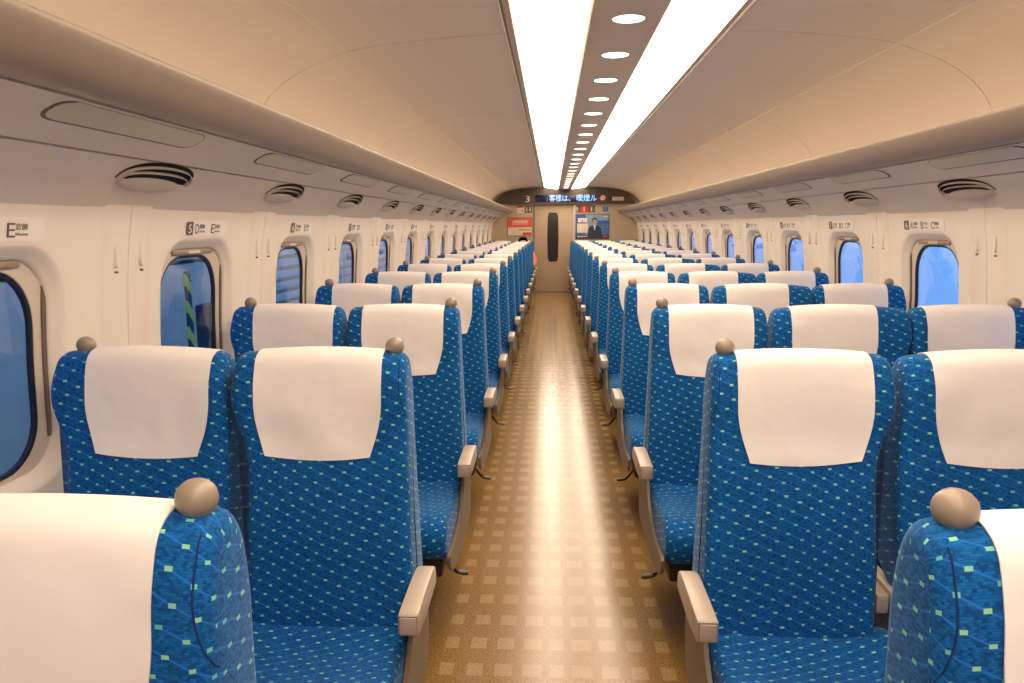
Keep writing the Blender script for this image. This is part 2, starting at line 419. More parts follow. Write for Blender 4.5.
    for s_ in (-1, 1):
        V = []; F = []
        zz = [cz-hh+.11, .90, 1.0, 1.10, cz+hh-.10]
        for z in zz:
            for (dd, yy) in ((.035, .2450), (.029, .2445), (.029, .231), (.035, .230)): V.append((X(side, wsec(z)+dd), s_*yy, z))
        for i in range(len(zz)-1):
            for q in range(4): F.append((4*i+q, 4*i+(q+1) % 4, 4*i+4+(q+1) % 4, 4*i+4+q))
        F += [(0, 1, 2, 3), (len(V)-4, len(V)-3, len(V)-2, len(V)-1)]
        tme.append(mesh_from('blind_track', V, F))
    # pale sill ledge with a highlight along the foot of the opening
    for k in range(-2, 13):
        yc = 2.65+BAY*k+(.03 if side > 0 else 0)
        wn_ = empty('window_%d' % ((k+3)+(0 if side < 0 else 15)), (0, yc, 0)); tag(wn_, kind='structure')
        link('window_frame', frame_me, 'frame', wn_, smooth=True, auto=40)
        link('gasket', gasket_me, 'gasket', wn_, smooth=True, auto=40)
        link('pane', pane, 'glass', wn_)
        rl = link('blind_rail', rail_me, 'rail', wn_, smooth=True, auto=40)
        link('blind_handle', hand_me, 'frame', rl, smooth=True, auto=40)
        for t_ in tme: link('blind_track', t_, 'track', wn_)

# luggage racks ----------------------------------------------------------
z = lambda dz: H+dz
RACK_U = [(1.500, z(.030)), (1.482, z(.060)), (1.332, z(.1730))]
RACK_L = [(1.324, z(.1765)), (1.20, z(.2400)), (1.186, z(.247))]
LIP = [(1.186, z(.252)), (1.17, z(.2500)), (1.145, z(.2535)), (1.118, z(.269)), (1.094, z(.292)), (1.077, z(.314)), (1.0695, z(.327)), (1.0685, z(.335)), (1.0705, z(.3395)), (1.082, z(.342))]
SHELF = [(1.085, z(.344)), (1.09, z(.336)), (1.30, z(.30)), (1.55, z(.29))]
racks = {}
for side, nm in ((-1, 'left'), (1, 'right')):
    r = empty('luggage_rack', (X(side, 1.3), YE/2, z(.2))); tag(r, 'long overhead luggage rack above the %s row of windows' % nm, 'luggage rack')
    racks[side] = r
    inv = Matrix.Translation(-r.location)
    def rp(name, prof, y0, y1, th, m):
        o = extrude_profile(name, prof, side, y0, y1, th, m, r); o.matrix_parent_inverse = inv; return o
    ys = [Y0, -1.0, 1.11, 3.29, 5.47, 7.65, 9.83, 12.01, 14.19, YE]
    for a, b in zip(ys, ys[1:]):
        rp('rack_lip', LIP, a+.0012, b-.0012, .012, 'lip')
    for k in range(-2, 8):
        a = max(Y0, 1.13+2.08*k); b = min(YE, 1.13+2.08*(k+1))
        if b <= a: continue
        rp('underside_panel', RACK_U, a+.001, b-.001, .01, 'under')
        rp('lamp_rail_panel', RACK_L, a, b, .01, 'under')
    rp('shelf', SHELF, Y0, YE, .01, 'cove')
    # dark core seen only through the joints
    core = [(1.52, z(.060)), (1.34, z(.188)), (1.20, z(.258)), (1.12, z(.275)), (1.10, z(.315)), (1.52, z(.27))]
    o = prism('rack_core', [(X(side, w), zz) for w, zz in core], 'y', Y0+.01, YE-.01, 'seam', r); o.matrix_parent_inverse = inv

# vents and reading lamps on the sloping underside
def slope_frame(side, w, y):
    """origin on the underside, axes: e1 along the car, e2 down the slope toward the wall, n into the cabin"""
    za = z(.1765)+(w-1.324)*(z(.247)-z(.1765))/(1.186-1.324) if w < 1.328 else z(.173)+(w-1.332)*(z(.060)-z(.173))/(1.482-1.332)
    dw, dz = (1.482-1.332, .060-.173) if w > 1.328 else (1.324-1.186, .1765-.247)
    e2 = Vector((side*dw, 0, dz)).normalized(); e1 = Vector((0, 1, 0)); n = Vector((side*dz, 0, -dw)).normalized()
    if n.z > 0: n = -n
    if side > 0: e1 = -e1
    return frame_mat(Vector((X(side, w), y, za)), e1, e2, n)
def ellipse_fan(a, b, c2, n, h, dome=0, N=28):
    V = []; F = []
    if dome:
        R = 5
        for i in range(R):
            t = i/R*PI/2
            V += [(a*math.cos(t)*math.cos(2*PI*k/N), c2+b*math.cos(t)*math.sin(2*PI*k/N), n+h*math.sin(t)) for k in range(N)]
        F = [(i*N+k, i*N+(k+1) % N, (i+1)*N+(k+1) % N, (i+1)*N+k) for i in range(R-1) for k in range(N)]
        V.append((0, c2, n+h)); F += [((R-1)*N+k, (R-1)*N+(k+1) % N, len(V)-1) for k in range(N)]
    else:
        V = [(a*math.cos(2*PI*k/N), c2+b*math.sin(2*PI*k/N), q) for q in (n, n+h) for k in range(N)]
        F = [tuple(range(N)), tuple(range(N, 2*N))]+[(k, (k+1) % N, N+(k+1) % N, N+k) for k in range(N)]
    return V, F
def arc_slat(a, b, c2, n0, w, th, N=22):
    """curved slat over the upper (inboard) half of the vent"""
    V = []; F = []
    for i in range(N+1):
        t = PI*i/N
        ca, sa_ = math.cos(t), max(0, math.sin(t))**.62
        p = (a*ca, c2-b*sa_); q = ((a-w*.6)*ca, c2-(b-w)*sa_)
        V += [(p[0], p[1], n0), (p[0], p[1], n0+th), (q[0], q[1], n0+th), (q[0], q[1], n0)]
    for i in range(N):
        for k in range(4): F.append((4*i+k, 4*i+(k+1) % 4, 4*i+4+(k+1) % 4, 4*i+4+k))
    F += [(0, 1, 2, 3), tuple(4*N+q for q in range(4))]
    return mesh_from('slat', V, F)
N_ = 24
v_ = [(.190*math.cos(PI*i/N_), .022-.078*math.sin(PI*i/N_)**.62, q) for q in (.0005, .0022) for i in range(N_+1)]
f_ = [tuple(range(N_+1)), tuple(range(N_+1, 2*N_+2))]+[(i, i+1, N_+2+i, N_+1+i) for i in range(N_)]+[(N_, 0, N_+1, 2*N_+1)]; vent_back = mesh_from('recess', v_, f_)
v_, f_ = ellipse_fan(.166, .030, .037, .001, .011, dome=1); vent_cap = mesh_from('cap', v_, f_)
v_, f_ = ellipse_fan(.178, .050, .030, .002, .010, dome=0); vent_skirt = mesh_from('skirt', v_, f_)
slats = [arc_slat(.186, .064, .022, .0018, .0022, .0085), arc_slat(.177, .041, .022, .0018, .0022, .0085)]
# lamp: slim rounded plate set in the rail
def lamp_plate(L, Wd, r, n0, n1, N=8):
    P = []
    for sx_, sy_, a0 in ((1, 1, 0), (-1, 1, 90), (-1, -1, 180), (1, -1, 270)):
        for i in range(N):
            a = math.radians(a0+90*i/(N-1)); P.append((sx_*(L-r*1.6)+1.6*r*math.cos(a), sy_*(Wd-r)+r*math.sin(a)))
    n = len(P); V = [(p[0], p[1], n0) for p in P]+[(p[0]*.995, p[1]*.93, n1) for p in P]
    F = [tuple(range(n)), tuple(range(n, 2*n))]+[(i, (i+1) % n, n+(i+1) % n, n+i) for i in range(n)]
    return V, F
v_, f_ = lamp_plate(.312, .0370, .029, .0, .0027); v_ = [(p[0], p[1]+.0025, p[2]) for p in v_]; lamp_rim = mesh_from('rim', v_, f_)
v_, f_ = lamp_plate(.306, .034, .026, .0005, .0032); lamp_lens = mesh_from('lens', v_, f_)
def row_words(k): return ordinal(k)+(' from the camera' if k else ' one')
for side, nm in ((-1, 'left'), (1, 'right')):
    for k in range(14):
        y = 2.13+BAY*k
        if y > YE-.15: break
        t = empty('air_vent'); t.matrix_world = slope_frame(side, 1.372, y)
        tag(t, ('curved slatted air vent under the %s luggage rack, %s' % (nm, ordinal(k)+' from the camera' if k else 'nearest the camera')), 'vent', 'air vents under the %s luggage rack' % nm)
        link('recess', vent_back, 'dark', t)
        for me in slats: link('slat', me, 'vent', t, smooth=True, auto=40)
        link('cap', vent_cap, 'vent', t, smooth=True, auto=60)
        y = 1.76+BAY*k+(.02 if k else 0)
        if y > YE-.35: continue
        t = empty('reading_lamp'); t.matrix_world = slope_frame(side, 1.222, y)
        tag(t, ('unlit oblong reading lamp under the %s luggage rack, %s' % (nm, ordinal(k)+' from the camera' if k else 'nearest the camera')), 'lamp', 'reading lamps under the %s luggage rack' % nm)
        link('rim', lamp_rim, 'track', t, smooth=True, auto=30); link('lens', lamp_lens, 'lens', t, smooth=True, auto=30)

# ceiling ----------------------------------------------------------------
ceil = empty('ceiling'); tag(ceil, kind='structure')
COVE = catmull([(1.53, z(.26)), (1.555, z(.36)), (1.545, z(.45)), (1.50, z(.53)), (1.43, z(.60)), (1.33, z(.66)), (1.22, z(.705)), (1.146, z(.730))], 4)
PANEL = catmull([(1.141, z(.732)), (1.0, z(.757)), (.74, z(.782)), (.60, z(.790)), (.462, z(.795))], 3)
ysm = [Y0]+[3.33+2.18*k for k in range(-2, 6)]+[YE]
for side in (-1, 1):
    for a, b in zip(ysm, ysm[1:]):
        extrude_profile('cove_panel', COVE, side, a+.003, b-.003, .015, 'cove', ceil)
        extrude_profile('ceiling_panel', PANEL, side, a+.0045, b-.0045, .015, 'ceil', ceil)
    # slim bead along the joint
    bead = [(1.150, z(.724)), (1.1435, z(.7255)), (1.137, z(.7275))]
    extrude_profile('joint_bead', bead, side, Y0, YE, .006, 'cove', ceil)
    hull = [(1.60, z(.10)), (1.605, z(.36)), (1.59, z(.46)), (1.54, z(.56)), (1.35, z(.69)), (1.15, z(.768)), (1.0, z(.79)), (.46, z(.825)), (.0, z(.84))]
    extrude_profile('roof_backing', hull, side, Y0, YE+.1, .02, 'seam', ceil)
# row of fine slots beside the bead, one joined strip on each side
for side in (-1, 1):
    V = []; F = []; y = .6
    while y < 9:
        zc = z(.7375)-.0004
        w = 1.100
        b_ = len(V)
        V += [(X(side, w-.002), y, z(.7395)-.0006), (X(side, w+.002), y, z(.7388)-.0006), (X(side, w+.002), y+.018, z(.7388)-.0006), (X(side, w-.002), y+.018, z(.7395)-.0006)]
        F.append((b_, b_+1, b_+2, b_+3)); y += .036
    me = bpy.data.meshes.new('vent_slots'); me.from_pydata(V, [], F)
    o = link('vent_slots', me, 'cream', ceil); o['kind'] = 'stuff'
# centre beam between the two light strips
beam = extrude = prism('ceiling_beam', [(X(0, 0)-.136, z(.800)), (CX-.136, z(.748)), (CX-.128, z(.738)), (CX+.128, z(.738)), (CX+.136, z(.748)), (CX+.136, z(.800))], 'y', Y0, YE, 'beam', ceil, bev=.002)
for side, nm in ((-1, 'left'), (1, 'right')):
    t = empty('strip_light', (X(side, .28), YE/2, z(.77))); tag(t, 'long glowing ceiling light strip on the %s of the downlights' % nm, 'ceiling light', 'long ceiling light strips')
    inv = Matrix.Translation(-t.location)
    ysl = [Y0]+[3.33+2.18*k for k in range(-2, 6)]+[YE-.105]
    for a, b in zip(ysl, ysl[1:]):
        o = extrude_profile('diffuser', [(.418, z(.787)), (.35, z(.772)), (.28, z(.762)), (.21, z(.754)), (.1375, z(.750))], side, a, b, .01, 'lamp', t); o.matrix_parent_inverse = inv
    o = extrude_profile('light_trim', [(.448, z(.797)), (.444, z(.788)), (.421, z(.786)), (.418, z(.795))], side, Y0, YE-.105, .004, 'trim', t); o.matrix_parent_inverse = inv
N = 28; R_ = .057
ring_me = mesh_from('trim_ring', [((R_+.006)*math.cos(2*PI*k/N), (R_+.006)*math.sin(2*PI*k/N), 0) for k in range(N)]+[((R_+.002)*math.cos(2*PI*k/N), (R_+.002)*math.sin(2*PI*k/N), -.003) for k in range(N)]+[(R_*math.cos(2*PI*k/N), R_*math.sin(2*PI*k/N), 0) for k in range(N)],
    [(a*N+k, a*N+(k+1) % N, a*N+N+(k+1) % N, a*N+N+k) for a in (0, 1) for k in range(N)])
disc_me = mesh_from('lens', [(R_*math.cos(2*PI*k/N), R_*math.sin(2*PI*k/N), -.0015) for k in range(N)]+[(R_*math.cos(2*PI*k/N), R_*math.sin(2*PI*k/N), .004) for k in range(N)], [tuple(range(N)), tuple(range(N, 2*N))]+[(k, (k+1) % N, N+(k+1) % N, N+k) for k in range(N)])
for k in range(22):
    t = empty('downlight', (CX+.008, 2.90+.5855*k, z(.738)))
    tag(t, 'round lit downlight in the ceiling beam, %s' % (ordinal(k)+' from the camera' if k else 'nearest the camera'), 'ceiling light', 'round downlights in the ceiling beam')
    link('trim_ring', ring_me, 'beam', t, smooth=True); link('lens', disc_me, 'lamp', t)

# end wall -----------------------------------------------------------------
def polybox(name, poly, y0, y1, m, parent=None, bev=0): return prism(name, poly, 'y', y0, y1, m, parent, bev)
DX0, DX1 = -.349, .446
ew = empty('wall_end', (CX, YE, 0)); tag(ew, kind='structure'); einv = Matrix.Translation((-CX, -YE, 0))
def ep(o): o.matrix_parent_inverse = einv; return o
ep(box('end_panel', CX-1.62, DX0-.012, YE, YE+.06, 0, 2.25, 'endwall', ew)); ep(box('end_panel', DX1+.012, CX+1.62, YE, YE+.06, 0, 2.25, 'endwall', ew))
ep(box('end_panel', DX0-.012, DX1+.012, YE, YE+.06, z(.43), 2.25, 'endwall', ew))
ep(box('joint_cover', DX0-.030, DX0-.004, YE-.012, YE+.03, 0, z(.44), 'track', ew, .003)); ep(box('joint_cover', DX1+.004, DX1+.05, YE-.014, YE+.03, 0, z(.44), 'frame', ew, .003))
rw = box('wall_rear', CX-1.62, CX+1.62, Y0-.06, Y0, 0, 2.25, 'endwall'); tag(rw, kind='structure')
dr = empty('door_1', (.05, YE, 0)); tag(dr, kind='structure'); dinv = Matrix.Translation((-.05, -YE, 0))
def dp(o): o.matrix_parent_inverse = dinv; return o
dp(box('door_leaf', DX0-.01, DX1+.01, YE+.015, YE+.055, .012, z(.45), 'door', dr, .004))
V = []; n = 40
wq = rrect(.028, z(-.232), .118, .508, (.05, .05), n)
wq = [(p[0]+.012*(1 if p[0] > .028 else -1)*(-abs(p[1]-z(-.232))/.508), p[1]) for p in wq]
dp(polybox('door_window', wq, YE+.009, YE+.03, 'doorglass', dr))
dp(box('threshold', DX0-.01, DX1+.01, YE-.02, YE+.02, 0, .014, 'track', dr, .002))
# dark header over the door, its upper edge following the ceiling
hp = [(-1.180, z(.450)), (-1.165, z(.51)), (-1.12, z(.568)), (-1.01, z(.652)), (-.87, z(.712)), (-.60, z(.760)), (-.30, z(.776)), (-.05, z(.773)), (.10, z(.742)), (.18, z(.722)), (.36, z(.722)), (.44, z(.745)), (.60, z(.773)), (.85, z(.776)), (1.15, z(.757)), (1.41, z(.712)), (1.56, z(.645)), (1.66, z(.558)), (1.695, z(.50)), (1.705, z(.450))]
header = polybox('display_header', hp, YE-.10, YE-.001, 'header', None)
tag(header, 'dark curved header panel over the end door, holding the display', 'header panel')
fx, fz, fn = Vector((1, 0, 0)), Vector((0, 0, 1)), Vector((0, -1, 0))
def flat(x, zz, y): return frame_mat(Vector((x, y, zz)), fx, fz, fn)
disp = empty('led_display', (.29, YE-.10, z(.555))); tag(disp, 'blue scrolling text display over the end door', 'display'); di = Matrix.Translation(-disp.location)
o = box('screen', -.341, .923, YE-.108, YE-.1005, z(.488), z(.628), 'ledbg', disp, .002); o.matrix_parent_inverse = di
def wtext(name, s, h, m, x, zz, y, parent=None, pinv=None, fitw=None, align='LEFT'):
    mw = flat(x, zz, y); o = text(name, s, h, m, mw, parent, fitw, align=align)
    if parent is not None: o.matrix_parent_inverse = pinv; o.matrix_basis = mw
    return o
wtext('letters', ':', .085, 'led', -.100, z(.518), YE-.1095, disp, di, fitw=.012)
wtext('letters', '客様は、', .108, 'led', -.055, z(.510), YE-.1095, disp, di, fitw=.43)
wtext('letters', '喫煙ル', .108, 'led', .50, z(.510), YE-.1095, disp, di, fitw=.41)
o = wtext('car_number', '3', .13, 'white', -.552, z(.490), YE-.1015, None, None, fitw=.085); tag(o, 'white number 3 on the dark header left of the display', 'number')
t = empty('no_smoking_sign', (1.045, YE-.10, z(.565))); tag(t, 'round red and white no smoking sign on the dark header', 'sign'); ti = Matrix.Translation(-t.location)
def disc(name, x, zz, r, y, m, parent, pinv, th=.003, N=24, hole=0):
    if hole:
        V = [(x+q*math.cos(2*PI*k/N), yy, zz+q*math.sin(2*PI*k/N)) for yy in (y, y+th) for q in (r, hole) for k in range(N)]
        F = []
        for a_, b_ in ((0, N), (N, 3*N), (3*N, 2*N), (2*N, 0)): F += [(a_+k, a_+(k+1) % N, b_+(k+1) % N, b_+k) for k in range(N)]
        o = link(name, mesh_from(name, V, F), m, parent)
    else: o = prism(name, [(x+r*math.cos(2*PI*k/N), zz+r*math.sin(2*PI*k/N)) for k in range(N)], 'y', y, y+th, m, parent)
    if pinv is not None: o.matrix_parent_inverse = pinv
    return o
disc('sign_disc', 1.045, z(.565), .052, YE-.103, 'cream', t, ti); disc('red_ring', 1.045, z(.565), .062, YE-.105, 'red', t, ti, hole=.047)
def q4(name, pts, y, m, parent, pinv, th=.003):
    o = prism(name, pts, 'y', y, y+th, m, parent); o.matrix_parent_inverse = pinv; return o
def rect(name, x0, x1, z0, z1, y, m, parent, pinv, th=.003): return q4(name, [(x0, z0), (x1, z0), (x1, z1), (x0, z1)], y, m, parent, pinv, th)
rect('cigarette', 1.018, 1.072, z(.558), z(.570), YE-.1045, 'grey', t, ti); q4('red_bar', [(1.005, z(.600)), (1.012, z(.607)), (1.086, z(.531)), (1.079, z(.524))], YE-.106, 'red', t, ti)
t = empty('status_panel', (1.30, YE-.10, z(.55))); tag(t, 'small pale label strip beside a black sensor at the right of the header', 'label'); ti = Matrix.Translation(-t.location)
rect('sensor', 1.150, 1.215, z(.508), z(.585), YE-.104, 'black', t, ti); rect('label_plate', 1.235, 1.47, z(.508), z(.585), YE-.104, 'frame', t, ti)
# pictogram plates
def person_icon(x, zb, h, y, m, parent, pinv, skirt=False):
    disc('figure', x, zb+h*.87, h*.12, y, m, parent, pinv, N=12)
    b_ = [(x-.10*h, zb+.72*h), (x+.10*h, zb+.72*h), (x+(.20 if skirt else .10)*h, zb+.30*h), (x+.07*h, zb+.30*h), (x+.07*h, zb), (x-.07*h, zb), (x-.07*h, zb+.30*h), (x-(.20 if skirt else .10)*h, zb+.30*h)]
    q4('figure', b_, y, m, parent, pinv)
t = empty('toilet_sign', (-.48, YE, z(.34))); tag(t, 'small dark toilet sign left of the end door', 'sign'); ti = Matrix.Translation(-t.location)
rect('sign_plate', -.555, -.407, z(.27), z(.412), YE-.006, 'grey', t, ti, .006); person_icon(-.515, z(.29), .10, YE-.008, 'cream', t, ti); person_icon(-.447, z(.29), .10, YE-.008, 'cream', t, ti, True)
t = empty('notice_sticker', (-.65, YE, z(.34))); tag(t, 'small cream notice with a red top beside the toilet sign', 'sign'); ti = Matrix.Translation(-t.location)
rect('sticker', -.72, -.575, z(.27), z(.412), YE-.005, 'cream', t, ti, .005); rect('red_band', -.72, -.585, z(.375), z(.412), YE-.007, 'red', t, ti); rect('printed_mark', -.625, -.600, z(.29), z(.33), YE-.007, 'grey', t, ti)
t = empty('pictogram_sign', (.68, YE, z(.34))); tag(t, 'dark and red pictogram sign right of the end door above the suit poster', 'sign'); ti = Matrix.Translation(-t.location)
rect('sign_plate', .467, .895, z(.272), z(.415), YE-.006, 'grey', t, ti, .006); rect('red_square', .60, .74, z(.272), z(.415), YE-.0075, 'red', t, ti)
q4('arrow', [(.525, z(.395)), (.555, z(.355)), (.535, z(.355)), (.535, z(.295)), (.515, z(.295)), (.515, z(.355)), (.495, z(.355))], YE-.008, 'cream', t, ti)
person_icon(.67, z(.285), .115, YE-.0095, 'cream', t, ti); person_icon(.82, z(.290), .10, YE-.008, 'cream', t, ti, True)
t = empty('blue_sign', (1.11, YE, z(.34))); tag(t, 'small blue square sign on the end wall near the right rack', 'sign'); ti = Matrix.Translation(-t.location)
rect('sign_plate', 1.058, 1.162, z(.293), z(.393), YE-.006, 'blue', t, ti, .006); q4('white_mark', [(1.075, z(.378)), (1.145, z(.378)), (1.120, z(.345)), (1.120, z(.31)), (1.10, z(.31)), (1.10, z(.345))], YE-.008, 'sky', t, ti)
# posters
def poster_frame(t, ti, x0, x1, z0, z1, m='track'):
    for a in ((x0-.012, x0, z0-.012, z1+.012), (x1, x1+.012, z0-.012, z1+.012), (x0, x1, z0-.012, z0), (x0, x1, z1, z1+.012)): rect('frame_bar', *a, YE-.014, m, t, ti, .014)
t = empty('red_poster', (-.66, YE, 0)); tag(t, 'framed red and cream advertising poster left of the end door', 'poster'); ti = Matrix.Translation(-t.location)
a, b, c, d = -.910, -.412, z(-.195), z(.165)
poster_frame(t, ti, a, b, c, d); rect('sheet', a, b, c, d, YE-.008, 'cream', t, ti, .006); rect('red_print', a, b, c+.17, d, YE-.0095, 'orange', t, ti, .001)
rect('pale_print', a+.09, b-.09, c+.22, d-.06, YE-.0105, 'pink', t, ti, .001)
[rect('lettering', a+.12+.05*i, a+.155+.05*i, c+.272, c+.312, YE-.0115, 'cream', t, ti, .001) for i in range(6)]
rect('green_print', a+.22, b-.03, c+.105, c+.135, YE-.0095, 'green', t, ti, .001); rect('red_print', b-.19, b-.01, c+.01, c+.065, YE-.0095, 'red', t, ti, .001)
t = empty('suit_poster', (.83, YE, 0)); tag(t, 'framed blue poster of a dark-haired person in a suit, right of the end door', 'poster'); ti = Matrix.Translation(-t.location)
a, b, c, d = .485, 1.183, z(-.262), z(.228)
poster_frame(t, ti, a, b, c, d, 'grey'); rect('sheet', a, b, c, d, YE-.008, 'sky', t, ti, .006)
rect('blue_print', a, a+.22, c, d, YE-.0088, 'blue', t, ti, .0008)
rect('blue_print', a+.46, b, c, d-.12, YE-.0088, 'blue', t, ti, .0008)
V = []
for i in range(6):
    for j in range(9): rect('window_dot', a+.50+.032*i, a+.515+.032*i, c+.05+.028*j, c+.063+.028*j, YE-.0098, 'sky', t, ti, .0008) if (i*j) % 4 != 1 else None
rect('pale_panel', a+.045, a+.27, c+.12, c+.31, YE-.0098, 'cream', t, ti, .0015); rect('pale_panel', a+.06, a+.25, c+.335, c+.42, YE-.0098, 'white', t, ti, .001)
rect('red_print', a+.135, a+.165, c+.345, c+.375, YE-.0105, 'red', t, ti, .001); rect('dark_band', a, b, c, c+.075, YE-.0105, 'navy', t, ti, .001)
[rect('lettering', a+.05+.034*i, a+.075+.034*i, c+.032, c+.056, YE-.0120, 'white', t, ti, .001) for i in range(7)]
rect('red_print', b-.12, b-.02, c+.025, c+.06, YE-.0115, 'red', t, ti, .001); rect('white_print', b-.12, b-.03, d-.05, d-.03, YE-.0100, 'white', t, ti, .001)
cx_ = a+.405
q4('suit', [(cx_-.15, c), (cx_-.135, c+.19), (cx_-.10, c+.245), (cx_-.035, c+.275), (cx_+.035, c+.275), (cx_+.10, c+.245), (cx_+.135, c+.19), (cx_+.15, c)], YE-.0125, 'navy', t, ti, .001)
q4('shirt', [(cx_-.028, c+.285), (cx_+.028, c+.285), (cx_, c+.16)], YE-.0135, 'white', t, ti, .001)
rect('neck', cx_-.022, cx_+.022, c+.27, c+.32, YE-.0135, 'skinprint', t, ti, .001)
disc('hair', cx_, c+.375, .054, YE-.0130, 'black', t, ti, .001); disc('face', cx_, c+.353, .041, YE-.0140, 'skinprint', t, ti, .001)

# row signs over the windows -------------------------------------------------
def sign(side, row, y):
    letters = [('D', '通路側', 'Aisle'), ('E', '窓側', 'Window')] if side < 0 else [('A', '窓側', 'Window'), ('B', '中央', 'Center'), ('C', '通路側', 'Aisle')]
    L = .315 if side < 0 else .385
    zc = 1.372; wv = wsec(zc)
    sl = math.atan2(wsec(1.345)-wsec(1.40), .055)
    e1 = Vector((0, -side*1.0, 0)); up = Vector((-side*math.sin(sl), 0, math.cos(sl))); n = e1.cross(up)
    mw = frame_mat(Vector((X(side, wv-.0015), y, zc)), e1, up, n)
    t = empty('row_sign'); t.matrix_world = mw; row_n = row-4
    tag(t, 'pale seat row sign over the %s window in view on the %s wall' % (ordinal(row_n if side < 0 else row_n-1), 'left' if side < 0 else 'right'), 'sign', 'row signs over the %s windows' % ('left' if side < 0 else 'right'))
    def plate(name, x0, x1, hh, n0, n1, m, r=.012, slant=0):
        P = []
        for sx_, sy_, a0 in ((1, 1, 0), (-1, 1, 90), (-1, -1, 180), (1, -1, 270)):
            rr = r if (sx_ < 0 or not slant) else .001
            for i in range(6):
                a = math.radians(a0+18*i); P.append(((x1-rr if sx_ > 0 else x0+rr)+rr*math.cos(a), sy_*(hh-rr)+rr*math.sin(a)))
        k = len(P); V = [(p[0], p[1], q) for q in (n0, n1) for p in P]
        return link(name, mesh_from(name, V, [tuple(range(k)), tuple(range(k, 2*k))]+[(i, (i+1) % k, k+(i+1) % k, k+i) for i in range(k)]), m, t)
    plate('plate', -L/2-.008, L/2+.008, .027, -.003, .0008, 'signplate')
    plate('number_block', -L/2, -L/2+.052, .023, 0, .0018, 'grey', .012, 1)
    def tx(name, s, h, x, yb, m, fit, nn=.0022):
        o = text(name, s, h, m, Matrix.Identity(4), t, fit, depth=.0004); o.matrix_basis = Matrix.Translation((x, yb, nn)); return o
    tx('digit', str(row), .031, -L/2+.016, -.0155, 'signplate', .022 if row < 10 else .032, .0024)
    x = -L/2+.066; pitch = (L-.075)/len(letters)
    for a_, jp, en in letters:
        tx('letter', a_, .035, x, -.0175, 'grey', .026)
        tx('small_print', jp, .012, x+.031, .0005, 'grey', min(pitch-.036, .040)); tx('small_print', en, .008, x+.031, -.014, 'grey', min(pitch-.036, .044))
        x += pitch
for side in (-1, 1):
    for k in range(-1, 13):
        y = 2.675+BAY*k if side < 0 else 2.705+BAY*k
        if k == -1 and side > 0: continue
        sign(side, 5+k, y)

# ------------------------------------------------------------------ seats
BP = catmull([(-.128, .37), (-.134, .43), (-.122, .55), (-.112, .68), (-.092, .80), (-.074, .88), (-.068, .95), (-.060, 1.01), (-.044, 1.053), (-.010, 1.069),
              (.030, 1.061), (.052, 1.022), (.058, .95), (.052, .85), (.044, .70), (.038, .55), (.034, .37), (-.05, .355)], 4, closed=True)
def arc(P, closed=True):
    s = [0]
    for i in range(1, len(P)+(1 if closed else 0)): a, b = P[i-1], P[i % len(P)]; s.append(s[-1]+math.hypot(b[0]-a[0], b[1]-a[1]))
    return s
def normals(P):
    n = len(P); out = []
    for i in range(n):
        a, b = P[i-1], P[(i+1) % n]; t = Vector((b[0]-a[0], b[1]-a[1])).normalized(); out.append((-t.y, t.x))
    # outward: front of the seat is -y
    return out
BN = normals(BP); BA = arc(BP)
def bulge(zz): return smooth01((zz-.81)/.17)
class Spec:
    def __init__(s, hw, left_b, right_b, off=0): s.hw, s.lb, s.rb, s.off = hw, left_b, right_b, off
    def width(s, sgn, zz):
        b = s.rb if sgn > 0 else s.lb
        if b is None: return s.hw+.006-.020*max(0, min(1, (zz-.45)/.47))-.003*smooth01((zz-.95)/.11)
        w = s.hw-b*(1-bulge(zz))-.006*smooth01((zz-.95)/.11)
        return w-.05*smooth01((.57-zz)/.06) if b < 0 else w
def surf(sp, i, xf, inset):
    """profile index i, xf in [-1,1] fraction of half width, inset along the normal"""
    y, zz = BP[i]; ny, nz = BN[i]
    # dome on top, soft wings at the sides of the headrest
    x = xf*sp.width(1 if xf > 0 else -1, zz)
    ax = abs(x)
    if zz > .98: zz += .014*(1-(ax/.23)**2)*smooth01((zz-.98)/.07)
    if ny < 0: y -= .008*smooth01((ax-.10)/.10)*smooth01((zz-.70)/.15)*smooth01((1.05-zz)/.05)
    if ny < 0: y -= .012*smooth01((ax-.12)/.08)*smooth01((.75-zz)/.15)
    return Vector((x, y-ny*inset, zz-nz*inset))
if BN[10][0] > 0: BN = [(-a, -b) for a, b in BN]
def loft(cols, per, ulist, vlist, name):
    """cols: list of loops (same length) -> mesh with uv (u=x, v=arc)"""
    n = per; V = [p for c_ in cols for p in c_]; F = []; UV = []
    for j in range(len(cols)-1):
        for i in range(n):
            a, b, c_, d = j*n+i, j*n+(i+1) % n, (j+1)*n+(i+1) % n, (j+1)*n+i
            F.append((a, b, c_, d)); UV += [(ulist[j], vlist[i]), (ulist[j], vlist[i+1]), (ulist[j+1], vlist[i+1]), (ulist[j+1], vlist[i])]
    for j in (0, len(cols)-1):
        idx = list(range(j*n, j*n+n)); F.append(tuple(idx)); UV += [(V[q][1]+.3, V[q][2]) for q in idx]
    me = bpy.data.meshes.new(name); me.from_pydata([tuple(v) for v in V], [], F); me.update()
    uvl = me.uv_layers.new(name='UVMap'); uvl.data.foreach_set('uv', [q for p in UV for q in p])
    bm = bmesh.new(); bm.from_mesh(me); bmesh.ops.recalc_face_normals(bm, faces=bm.faces); bm.to_mesh(me); bm.free()
    me.polygons.foreach_set('use_smooth', [True]*len(me.polygons)); return me
